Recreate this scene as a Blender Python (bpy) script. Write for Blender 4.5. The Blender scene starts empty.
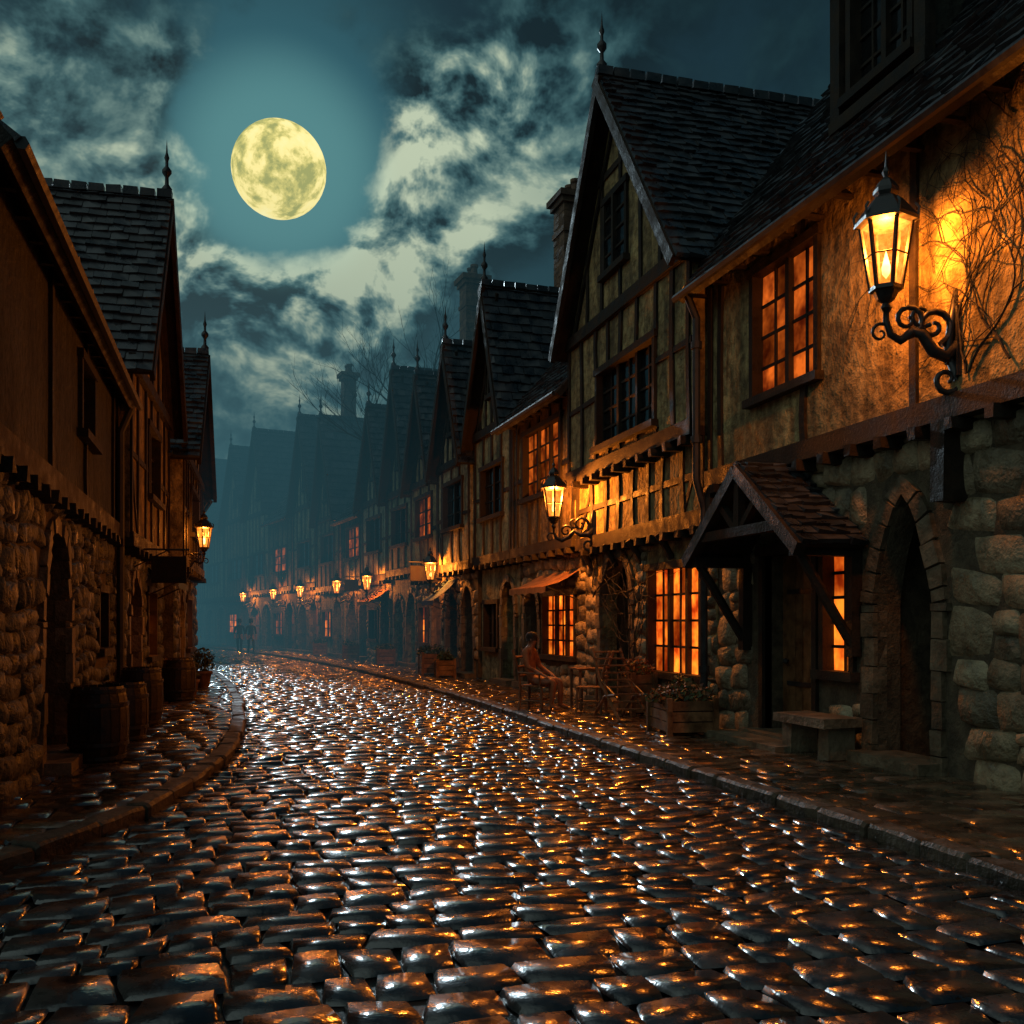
import bpy, math, random
from mathutils import Vector, Matrix, noise
R=random.Random(11)
sc=bpy.context.scene
sc.view_settings.view_transform='Standard'
sc.view_settings.look='None'
sc.view_settings.exposure=0
V=Vector
# ------------------------------------------------------------------ materials
def nodes(name):
    m=bpy.data.materials.new(name); m.use_nodes=True
    nt=m.node_tree; nt.nodes.clear()
    return m,nt
def N(nt,t,**k):
    n=nt.nodes.new(t)
    for a,b in k.items(): setattr(n,a,b)
    return n
def L(nt,a,b): nt.links.new(a,b)
def ramp(nt,src,stops):
    r=N(nt,'ShaderNodeValToRGB'); e=r.color_ramp.elements
    while len(e)<len(stops): e.new(.5)
    for i,(p,c) in enumerate(stops):
        e[i].position=p; e[i].color=(*c,1) if len(c)==3 else c
    L(nt,src,r.inputs[0]); return r.outputs[0]
def mth(nt,op,a,b=None,c=None,clamp=False):
    n=N(nt,'ShaderNodeMath',operation=op,use_clamp=clamp)
    for i,x in enumerate((a,b,c)):
        if x is None: continue
        if isinstance(x,(int,float)): n.inputs[i].default_value=x
        else: L(nt,x,n.inputs[i])
    return n.outputs[0]
def mixc(nt,fac,a,b,mode='MIX'):
    n=N(nt,'ShaderNodeMix',data_type='RGBA',blend_type=mode)
    n.clamp_factor=True
    for idx,x in ((0,fac),(6,a),(7,b)):
        if isinstance(x,(int,float)): n.inputs[idx].default_value=x
        elif isinstance(x,tuple): n.inputs[idx].default_value=(*x,1)
        else: L(nt,x,n.inputs[idx])
    return n.outputs[2]
def noi(nt,vec,scale,detail=6,rough=.6,dist=0,sc3=None):
    n=N(nt,'ShaderNodeTexNoise'); n.inputs['Scale'].default_value=scale
    n.inputs['Detail'].default_value=detail; n.inputs['Roughness'].default_value=rough
    n.inputs['Distortion'].default_value=dist
    if sc3:
        m=N(nt,'ShaderNodeMapping'); m.inputs['Scale'].default_value=sc3
        L(nt,vec,m.inputs[0]); vec=m.outputs[0]
    L(nt,vec,n.inputs['Vector']); return n.outputs[0]
def pbr(name,c1,c2,scale=2.,rough=(.6,.9),bump=.4,bscale=25.,bdist=.02,island=0.,streak=0.,spec=.5,metal=0.,grain=None,dist=0,lo=.35,hi=.68,coat=0.,cr=.10):
    m,nt=nodes(name)
    tc=N(nt,'ShaderNodeTexCoord').outputs['Object']
    n1=noi(nt,tc,scale,4,.68,dist,grain)
    col=ramp(nt,n1,[(lo,c1),(hi,c2)])
    n2=noi(nt,tc,bscale,3,.65,0,grain)
    if streak:
        s=noi(nt,tc,1.,4,.65,0,(3.,3.,.4))
        f=ramp(nt,s,[(.40,(1-streak,)*3),(.56,(1,1,1)),(.64,(1,1,1)),(.70,(.62,.48,.36))])
        col=mixc(nt,1.,col,f,'MULTIPLY')
        col=mixc(nt,1.,col,ramp(nt,n2,[(.36,(.55,.52,.46)),(.56,(1.1,1.08,1.04))]),'MULTIPLY')
    if island:
        g=N(nt,'ShaderNodeNewGeometry').outputs['Random Per Island']
        f=ramp(nt,g,[(0,(1-island,)*3),(.5,(1,1-island*.15,1-island*.3)),(1,(1+island*.6,1+island*.6,1+island*.55))])
        col=mixc(nt,1.,col,f,'MULTIPLY')
    b=N(nt,'ShaderNodeBsdfPrincipled')
    L(nt,col,b.inputs['Base Color'])
    mr=N(nt,'ShaderNodeMapRange'); L(nt,n1,mr.inputs[0])
    mr.inputs[1].default_value=.35; mr.inputs[2].default_value=.65
    mr.inputs[3].default_value=rough[0]; mr.inputs[4].default_value=rough[1]
    L(nt,mr.outputs[0],b.inputs['Roughness'])
    b.inputs['Specular IOR Level'].default_value=spec
    b.inputs['Metallic'].default_value=metal
    bp=N(nt,'ShaderNodeBump'); bp.inputs['Strength'].default_value=bump; bp.inputs['Distance'].default_value=bdist
    L(nt,n2,bp.inputs['Height']); L(nt,bp.outputs[0],b.inputs['Normal'])
    if coat:
        b.inputs['Coat Weight'].default_value=coat; b.inputs['Coat Roughness'].default_value=cr; b.inputs['Coat IOR'].default_value=1.45
        L(nt,bp.outputs[0],b.inputs['Coat Normal'])
    o=N(nt,'ShaderNodeOutputMaterial'); L(nt,b.outputs[0],o.inputs[0])
    return m
def glowmat(name,ca,cb,s0,s1,scale=3.):
    m,nt=nodes(name)
    tc=N(nt,'ShaderNodeTexCoord').outputs['Object']
    n1=noi(nt,tc,scale,3,.6,0)
    col=ramp(nt,n1,[(.36,ca),(.64,cb)])
    g=N(nt,'ShaderNodeNewGeometry').outputs['Random Per Island']
    st=mth(nt,'MULTIPLY',mth(nt,'MULTIPLY_ADD',g,(s1-s0),s0),ramp(nt,n1,[(.3,(.3,)*3),(.65,(1.25,)*3)]))
    e=N(nt,'ShaderNodeEmission'); L(nt,col,e.inputs[0]); L(nt,st,e.inputs[1])
    o=N(nt,'ShaderNodeOutputMaterial'); L(nt,e.outputs[0],o.inputs[0])
    m.cycles.emission_sampling='NONE'
    return m
M={}
M['plA']=pbr('plaster_ochre',(.22,.165,.075),(.58,.45,.20),1.5,(.75,.95),1.,7,.06,streak=.55)
M['plB']=pbr('plaster_olive',(.18,.175,.09),(.50,.47,.26),1.7,(.75,.95),1.,7,.06,streak=.55)
M['plC']=pbr('plaster_umber',(.14,.105,.052),(.42,.31,.15),1.5,(.75,.95),1.,7,.06,streak=.55)
M['plD']=pbr('plaster_cream',(.28,.25,.14),(.60,.56,.36),1.5,(.75,.95),1.,7,.06,streak=.5)
M['plL']=pbr('shade_dark_plaster',(.016,.018,.014),(.058,.058,.042),1.4,(.75,.95),.9,8,.05,streak=.5)  # darker plaster copy, shade of the near-left house put into its colour
M['stoneL']=pbr('shade_dark_rubble_stone',(.028,.032,.026),(.105,.108,.082),3.2,(.4,.75),1.,10,.05,island=.45)  # darkened copy of the rubble stone, keeps the left row in shade
M['wood']=pbr('dark_oak_timber',(.010,.008,.006),(.046,.033,.021),4,(.5,.85),.7,30,.015,island=.3,spec=.35)
M['woodb']=pbr('brown_wood',(.10,.045,.018),(.34,.17,.07),5,(.35,.65),.6,30,.01,island=.35)
M['woodl']=pbr('shade_dark_barrel_wood',(.012,.009,.007),(.045,.03,.02),5,(.35,.65),.6,30,.01,island=.35)  # wood colour darkened so the left-side barrels look shaded
M['stone']=pbr('rubble_stone',(.15,.125,.075),(.45,.38,.24),3.0,(.4,.75),1.,9,.06,island=.5)
M['mortar']=pbr('mortar',(.05,.038,.022),(.15,.118,.07),5,(.8,.95),.8,20,.03)
M['ashlar']=pbr('cut_stone',(.08,.064,.04),(.22,.18,.115),4,(.45,.75),.8,14,.03,island=.4)
M['roof']=pbr('wet_roof_tile',(.016,.020,.027),(.07,.078,.088),3,(.22,.5),.5,30,.01,island=.55,spec=.7)
M['brick']=pbr('chimney_brick',(.09,.05,.035),(.26,.15,.09),5,(.7,.9),.6,20,.02,island=.3)
M['cob']=pbr('wet_cobble',(.012,.014,.018),(.068,.066,.066),4,(.14,.36),.45,9,.016,island=.5,spec=.8,coat=1.,cr=.14)
M['slab']=pbr('wet_flagstone',(.036,.027,.018),(.15,.105,.062),3,(.10,.38),.5,8,.015,island=.4,spec=.7,coat=.7,cr=.12)
M['kerb']=pbr('kerb_stone',(.040,.034,.024),(.12,.098,.068),5,(.45,.75),.8,11,.03,island=.35,spec=.35)
M['bed']=pbr('wet_joint_dirt',(.005,.005,.005),(.018,.017,.015),6,(.25,.6),.6,40,.01)
M['ground']=pbr('earth_ground',(.02,.02,.012),(.06,.05,.03),.3,(.8,.95),.4,5,.03)
M['iron']=pbr('wrought_iron',(.010,.010,.011),(.04,.036,.034),12,(.3,.55),.3,60,.004,spec=.6)
M['lead']=pbr('drainpipe_lead',(.015,.015,.017),(.05,.05,.05),8,(.4,.65),.3,40,.005)
M['leaf']=pbr('foliage_leaf',(.02,.04,.012),(.09,.11,.03),6,(.5,.8),.2,30,.005,island=.5)
M['leafr']=pbr('flower_leaf',(.16,.04,.01),(.36,.16,.04),9,(.5,.8),.2,30,.005,island=.5)
M['bark']=pbr('bark',(.012,.01,.008),(.05,.04,.03),8,(.7,.9),.5,30,.01)
M['cloth']=pbr('brown_coat',(.24,.09,.035),(.42,.17,.07),9,(.8,.95),.3,60,.005)
M['clothd']=pbr('dark_coat',(.012,.012,.014),(.04,.04,.045),9,(.8,.95),.3,60,.005)
M['skin']=pbr('skin',(.28,.15,.09),(.42,.25,.17),9,(.5,.7),.1,60,.002)
M['canvas']=pbr('awning_canvas',(.26,.11,.035),(.48,.24,.09),5,(.7,.9),.3,40,.005)
M['bluec']=pbr('blue_canvas',(.03,.07,.12),(.08,.16,.26),5,(.7,.9),.3,40,.005)
M['win']=glowmat('lit_window_glass',(.65,.05,.004),(1,.22,.016),.4,2.2,2.2)
M['winb']=glowmat('dim_lit_glass',(.28,.03,.005),(.85,.15,.014),.12,.85,2.2)
M['flame']=glowmat('flame',(1,.6,.15),(1,.75,.3),14,16)
m,nt=nodes('dark_window_glass'); b=N(nt,'ShaderNodeBsdfPrincipled')
b.inputs['Base Color'].default_value=(.010,.011,.012,1); b.inputs['Roughness'].default_value=.12
tc=N(nt,'ShaderNodeTexCoord').outputs['Object']; bp=N(nt,'ShaderNodeBump'); bp.inputs['Strength'].default_value=.3; bp.inputs['Distance'].default_value=.02
L(nt,noi(nt,tc,5,2),bp.inputs['Height']); L(nt,bp.outputs[0],b.inputs['Normal'])
o=N(nt,'ShaderNodeOutputMaterial'); L(nt,b.outputs[0],o.inputs[0]); M['dark']=m
m,nt=nodes('lantern_pane'); t=N(nt,'ShaderNodeBsdfTransparent'); t.inputs[0].default_value=(1,.8,.55,1)
e=N(nt,'ShaderNodeEmission'); tc=N(nt,'ShaderNodeTexCoord').outputs['Object']
L(nt,ramp(nt,noi(nt,tc,14,3,.7,0),[(.35,(1,.12,.01)),(.65,(1,.42,.06))]),e.inputs[0]); e.inputs[1].default_value=1.8
mx=N(nt,'ShaderNodeMixShader'); mx.inputs[0].default_value=.55
L(nt,t.outputs[0],mx.inputs[1]); L(nt,e.outputs[0],mx.inputs[2]); m.cycles.emission_sampling='NONE'
o=N(nt,'ShaderNodeOutputMaterial'); L(nt,mx.outputs[0],o.inputs[0]); M['pane']=m
# ------------------------------------------------------------------ mesh builder
class G:
    def __init__(s,mat,smooth=False): s.v=[];s.f=[];s.mat=mat;s.smooth=smooth
    def add(s,vs,fs):
        n=len(s.v); s.v.extend(vs); s.f.extend([tuple(i+n for i in f) for f in fs])
    def make(s,name,loc=V((0,0,0)),parent=None,recenter=False):
        me=bpy.data.meshes.new(name)
        me.from_pydata([tuple(V(p)-loc) if recenter else tuple(p) for p in s.v],[],s.f)
        me.materials.append(s.mat)
        if s.smooth: me.polygons.foreach_set('use_smooth',[True]*len(me.polygons))
        ob=bpy.data.objects.new(name,me); sc.collection.objects.link(ob)
        if recenter: ob.location=loc
        if parent:
            ob.parent=parent; ob.matrix_parent_inverse=Matrix.Translation(-parent.location)
        return ob
class Obj:
    def __init__(s,name,loc): s.name=name;s.loc=V(loc);s.p={};s.extra=[]
    def __call__(s,part,mat,smooth=False):
        if part not in s.p: s.p[part]=G(M[mat],smooth)
        return s.p[part]
    def finish(s):
        e=bpy.data.objects.new(s.name,None); e.empty_display_size=.3; sc.collection.objects.link(e); e.location=s.loc
        for k,g in s.p.items():
            if g.v: g.make(k,parent=e)
        for ob in s.extra:
            ob.parent=e; ob.matrix_parent_inverse=Matrix.Translation(-e.location)
        return e
def frame(P,Q,side):
    T=(V((Q[0],Q[1]))-V((P[0],P[1]))).normalized()
    Nn=V((-T.y,T.x)) if side=='R' else V((T.y,-T.x))
    def f(s,w,z): return V((P[0]+T.x*s+Nn.x*w,P[1]+T.y*s+Nn.y*w,z))
    return f
def ident(x,y,z): return V((x,y,z))
HF=[(0,3,2,1),(4,5,6,7),(0,1,5,4),(1,2,6,5),(2,3,7,6),(3,0,4,7)]
def box(g,f,s0,s1,w0,w1,z0,z1,j=0):
    P=[(s0,w0,z0),(s1,w0,z0),(s1,w1,z0),(s0,w1,z0),(s0,w0,z1),(s1,w0,z1),(s1,w1,z1),(s0,w1,z1)]
    g.add([f(*(c+R.uniform(-j,j) for c in p)) for p in P],HF)
def beam(g,f,a,b,wd,w0,w1,j=.008):
    a=V(a);b=V(b);d=(b-a).normalized();n=V((-d.y,d.x))*wd/2
    q=[a-n,b-n,b+n,a+n]
    P=[(c.x,w0,c.y) for c in q]+[(c.x,w1,c.y) for c in q]
    g.add([f(*(c+R.uniform(-j,j) for c in p)) for p in P],[(0,1,2,3),(7,6,5,4),(0,4,5,1),(1,5,6,2),(2,6,7,3),(3,7,4,0)])
def cbeam(g,f,a,b,wd,w0,w1,bow):
    a=V(a);b=V(b);d=(b-a).normalized();n=V((-d.y,d.x))
    pts=[a+(b-a)*t+n*bow*math.sin(math.pi*t) for t in (0,.25,.5,.75,1)]
    for p,q in zip(pts,pts[1:]): beam(g,f,p,q+(q-p).normalized()*.01,wd,w0,w1+R.uniform(0,.003),0)
def tube(g,pts,rad,n=8):
    pts=[V(p) for p in pts]; m=len(pts)
    if not isinstance(rad,(list,tuple)): rad=[rad]*m
    vs=[];fs=[]; up=V((0,0,1))
    d0=(pts[1]-pts[0]).normalized()
    side=d0.cross(up if abs(d0.z)<.9 else V((1,0,0))).normalized()
    for i,p in enumerate(pts):
        d=(pts[min(i+1,m-1)]-pts[max(i-1,0)]).normalized()
        side=(side-d*side.dot(d))
        side=side.normalized() if side.length>1e-5 else d.orthogonal().normalized()
        o2=d.cross(side)
        for k in range(n):
            a=2*math.pi*k/n; vs.append(p+(side*math.cos(a)+o2*math.sin(a))*rad[i])
    for i in range(m-1):
        for k in range(n):
            k2=(k+1)%n; fs.append((i*n+k,i*n+k2,(i+1)*n+k2,(i+1)*n+k))
    fs.append(tuple(range(n))); fs.append(tuple((m-1)*n+k for k in range(n)))
    g.add(vs,fs)
def lathe(g,c,prof,n=16,a0=0,sq=1):
    c=V(c);vs=[];fs=[]
    for r,z in prof:
        for k in range(n):
            a=a0+2*math.pi*k/n; vs.append(c+V((r*math.cos(a),r*math.sin(a)*sq,z)))
    m=len(prof)
    for i in range(m-1):
        for k in range(n):
            k2=(k+1)%n; fs.append((i*n+k,i*n+k2,(i+1)*n+k2,(i+1)*n+k))
    fs.append(tuple(range(n))); fs.append(tuple((m-1)*n+k for k in range(n)))
    g.add(vs,fs)
DF=[(i*5+j,i*5+j+1,(i+1)*5+j+1,(i+1)*5+j) for i in range(4) for j in range(4)]
def dome(g,P,a0,a1,b0,b1,H,tilt=.15,jit=.05,skew=.04,ue=.76,he=.84,rc=.10):
    US=[-1,-ue,0,ue,1];HS=[0,he,1,he,0]
    ac,bc=(a0+a1)/2,(b0+b1)/2;ha,hb=(a1-a0)/2,(b1-b0)/2
    tx,ty=R.uniform(-tilt,tilt),R.uniform(-tilt,tilt)
    k=[[R.uniform(-skew,skew) for _ in range(4)] for _ in range(2)]
    vs=[]
    for i,u in enumerate(US):
        for j,v in enumerate(US):
            h=H*HS[i]*HS[j]*(1+tx*u+ty*v+R.uniform(-jit,jit))
            du=u*(1-rc*v*v)+k[0][0]*v+k[0][1]*u*v+R.uniform(-jit,jit)*.4
            dv=v*(1-rc*u*u)+k[1][0]*u+k[1][1]*u*v+R.uniform(-jit,jit)*.4
            vs.append(P(ac+ha*du,bc+hb*dv,h))
    g.add(vs,DF)
def curve_arch(o,n=12):
    c=(o['s0']+o['s1'])/2;r=(o['s1']-o['s0'])/2;h=o['z1']-o['spring'];pts=[]
    for i in range(n+1):
        x=-math.cos(math.pi*i/n)
        if o['arch']=='round': z=math.sqrt(max(0,1-x*x))
        else: z=(1-abs(x)**1.45)**.75
        pts.append((c+r*x,o['spring']+h*z))
    return pts
def op(s0,s1,z0,z1,kind='win',arch=None,spring=None,**k):
    d=dict(s0=s0,s1=s1,z0=z0,z1=z1,kind=kind,arch=arch,spring=spring if spring else z1); d.update(k); return d
def inside(o,s,z,m):
    if not(o['s0']-m<s<o['s1']+m and o['z0']-m<z<o['z1']+m): return False
    if o['arch'] and z>o['spring']:
        c=(o['s0']+o['s1'])/2;r=(o['s1']-o['s0'])/2+m
        x=min(1,abs(s-c)/r); h=o['z1']-o['spring']+m
        return (z-o['spring'])/h < (math.sqrt(1-x*x) if o['arch']=='round' else (1-x**1.45)**.75)
    return True
def wall(g,f,w,s0,s1,z0,z1,ops,depth=.3):
    S=sorted(set([s0,s1]+[o[k] for o in ops for k in('s0','s1')]));Z=sorted(set([z0,z1]+[o[k] for o in ops for k in('z0','z1')]))
    for a,b in zip(S,S[1:]):
        for c,d in zip(Z,Z[1:]):
            if any(o['s0']<(a+b)/2<o['s1'] and o['z0']<(c+d)/2<o['z1'] for o in ops): continue
            g.add([f(a,w,c),f(b,w,c),f(b,w,d),f(a,w,d)],[(0,1,2,3)])
    for o in ops:
        loop=[(o['s0'],o['z0'])]
        if o['arch']:
            cp=curve_arch(o); loop+=cp
            for p,q in zip(cp,cp[1:]):
                g.add([f(p[0],w,p[1]),f(q[0],w,q[1]),f(q[0],w,o['z1']+1e-4),f(p[0],w,o['z1']+1e-4)],[(0,1,2,3)])
        else: loop+=[(o['s0'],o['z1']),(o['s1'],o['z1'])]
        loop+=[(o['s1'],o['z0']),(o['s0'],o['z0'])]
        for p,q in zip(loop,loop[1:]):
            g.add([f(p[0],w,p[1]),f(q[0],w,q[1]),f(q[0],w-depth,q[1]),f(p[0],w-depth,p[1])],[(0,1,2,3)])
def arch_trim(g,f,w,o,t=.16,pr=.05):
    cp=curve_arch(o,12)
    out=[]
    for i,p in enumerate(cp):
        p=V(p); a=V(cp[max(0,i-1)]);b=V(cp[min(len(cp)-1,i+1)]);d=(b-a).normalized();out.append(p+V((-d.y,d.x))*(t+R.uniform(-.02,.03)))
    for i in range(len(cp)-1):
        p,q=V(cp[i]),V(cp[i+1]);P,Q=out[i],out[i+1]
        p2=p.lerp(q,.04);q2=q.lerp(p,.04);P2=P.lerp(Q,.05);Q2=Q.lerp(P,.05);pp=pr+R.uniform(-.02,.025)
        L8=[(p2.x,w-.12,p2.y),(q2.x,w-.12,q2.y),(Q2.x,w-.12,Q2.y),(P2.x,w-.12,P2.y),(p2.x,w+pp,p2.y),(q2.x,w+pp,q2.y),(Q2.x,w+pp,Q2.y),(P2.x,w+pp,P2.y)]
        g.add([f(*(c+R.uniform(-.006,.006) for c in x)) for x in L8],HF)
    z=o['z0'];
    while z<o['spring']-.05:
        h=min(R.uniform(.2,.38),o['spring']-z)
        for sgn,e in((-1,o['s0']),(1,o['s1'])):
            t2=t+R.uniform(-.04,.08); a,b=sorted((e,e+sgn*t2))
            box(g,f,a,b,w-.12,w+pr+R.uniform(-.02,.02),z+.006,z+h-.006,.006)
        z+=h
def planks(o_,f,w,o):
    g=o_('door','woodb'); n=max(3,int((o['s1']-o['s0'])/.16)); d=(o['s1']-o['s0'])/n
    for i in range(n):
        a=o['s0']+i*d; box(g,f,a+.006,a+d-.006,w-.34,w-.27+R.uniform(0,.01),o['z0'],o['z1'])
    gi=o_('door_hinges','iron')
    for z in(.25,.75):
        zz=o['z0']+(o['spring']-o['z0'])*z+.1
        box(gi,f,o['s0']+.03,o['s1']-.15,w-.27,w-.245,zz,zz+.06)
    lathe(gi,f(o['s1']-.14,w-.23,o['z0']+1.05),[(.0,-.04),(.04,-.02),(.04,.02),(0,.04)],8)
def window(o_,f,w,o,surf=False):
    s0,s1,z0,z1=o['s0'],o['s1'],o['z0'],o['z1'];c=o.get('cols',2);r=o.get('rows',3);mat=o.get('mat','dark')
    g=o_('window_panes_'+mat,mat); fr=o_('window_frames','wood')
    d=.0 if surf else -.12
    ds=(s1-s0)/c;dz=(z1-z0)/r
    for i in range(c):
        for j in range(r):
            a,b=s0+i*ds,z0+j*dz;t=[R.uniform(-.006,.006) for _ in range(4)]
            g.add([f(a+.004,w+d+.012+t[0],b+.004),f(a+ds-.004,w+d+.012+t[1],b+.004),f(a+ds-.004,w+d+.012+t[2],b+dz-.004),f(a+.004,w+d+.012+t[3],b+dz-.004)],[(0,1,2,3)])
    e=.08
    box(fr,f,s0-e,s0+.015,w+d-.03,w+.055,z0-.02,z1+.02);box(fr,f,s1-.015,s1+e,w+d-.03,w+.056,z0-.02,z1+.02)
    box(fr,f,s0-e-.04,s1+e+.04,w+d-.03,w+.075,z1-.01,z1+.11);box(fr,f,s0-e-.06,s1+e+.06,w+d-.03,w+.13,z0-.1,z0+.01)
    mj=o.get('major',1 if c<=3 else 2)
    for i in range(1,c):
        t=.045 if i%mj==0 else .018
        box(fr,f,s0+i*ds-t,s0+i*ds+t,w+d,w+d+(.09 if i%mj==0 else .04),z0+.01,z1-.01)
    for j in range(1,r):
        box(fr,f,s0+.015,s1-.015,w+d,w+d+.037,z0+j*dz-.02,z0+j*dz+.02)
def tiles(g,p0,u,v,lu,lv,tw,th):
    n=u.cross(v).normalized()
    if n.z<0:n=-n
    rows=int(lv/th)+1
    for r in range(rows):
        v0=r*th-.04; v1=min(v0+th*1.25,lv+.02); off=-(r%2)*tw/2-R.uniform(0,.05)
        c=off
        while c<lu:
            wd=tw*R.uniform(.85,1.12);a=max(0,c)+.004;b=min(lu,c+wd)-.004;c+=wd
            if b-a<.03: continue
            l=R.uniform(.04,.075);dv=R.uniform(-.025,.025);h2=R.uniform(-.018,.018)
            P=[p0+u*a+v*(v0+dv)+n*(l+h2),p0+u*b+v*(v0+dv)+n*(l-h2),p0+u*b+v*v1+n*.012,p0+u*a+v*v1+n*.012,p0+u*a+v*(v0+dv)-n*.01,p0+u*b+v*(v0+dv)-n*.01]
            g.add(P,[(0,1,2,3),(4,5,1,0),(4,0,3),(5,2,1)])
def slab(g,p0,u,v,lu,lv,t=.1):
    n=u.cross(v).normalized()
    if n.z<0:n=-n
    a=[p0,p0+u*lu,p0+u*lu+v*lv,p0+v*lv]
    g.add([x-n*t for x in a]+[x+n*.0 for x in a],HF)
def foliage(g,c,rad,n,size):
    c=V(c)
    for _ in range(n):
        d=V((R.gauss(0,1),R.gauss(0,1),R.gauss(0,1))).normalized()*R.random()**.4
        p=c+V((d.x*rad[0],d.y*rad[1],d.z*rad[2]))
        a=V((R.gauss(0,1),R.gauss(0,1),R.gauss(0,1))).normalized();b=a.orthogonal().normalized();s=size*R.uniform(.5,1.3)
        g.add([p-a*s,p+b*s*.5,p+a*s,p-b*s*.5],[(0,1,2,3)])
def vine(g,f,w,s,z,ang,ln,r,depth):
    pts=[];x,y=s,z
    n=max(4,int(ln/.12))
    for i in range(n):
        pts.append(f(x,w+.02+R.uniform(0,.02),y)); ang+=R.uniform(-.35,.35); x+=math.cos(ang)*.12;y+=math.sin(ang)*.12
        if depth>0 and R.random()<.38: vine(g,f,w,x,y,ang+R.choice((-1,1))*R.uniform(.4,1.),ln*.55,r*.6,depth-1)
    tube(g,pts,[r*(1-.75*i/(n-1)) for i in range(n)],5)
def stones(g,f,w,s0,s1,z0,z1,ops,cw=.42,ch=.3,H=.07):
    z=z0
    while z<z1-.05:
        h=min(ch*R.uniform(.7,1.3),z1-z); s=s0-R.uniform(0,cw*.6)
        while s<s1:
            c=cw*R.uniform(.5,1.35);a=max(s,s0);b=min(s+c,s1);s+=c
            if b-a<.1: continue
            hit=False
            for o in ops:
                for (x,y) in((a+.04,z+.03),(b-.04,z+.03),(a+.04,z+h-.03),(b-.04,z+h-.03),((a+b)/2,z+h/2)):
                    if inside(o,x,y,.08): hit=True
            if hit: continue
            if h>.3 and c<.40 and R.random()<.5:
                cut=z+h*R.uniform(.4,.6); parts=[(z,cut),(cut,z+h)]
            else: parts=[(z,z+h)]
            for (q0,q1) in parts:
                dz=R.uniform(-.025,.025)
                dome(g,lambda p,q,t:f(p,w+t*1.0-.005,q+.05*math.sin(p*2.1+z)),a-.004,b+.004,q0-.004+dz,q1+.004+dz,H*R.uniform(.6,1.5),.35,.10,.14,.76,.82,.08)
        z+=h
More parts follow.
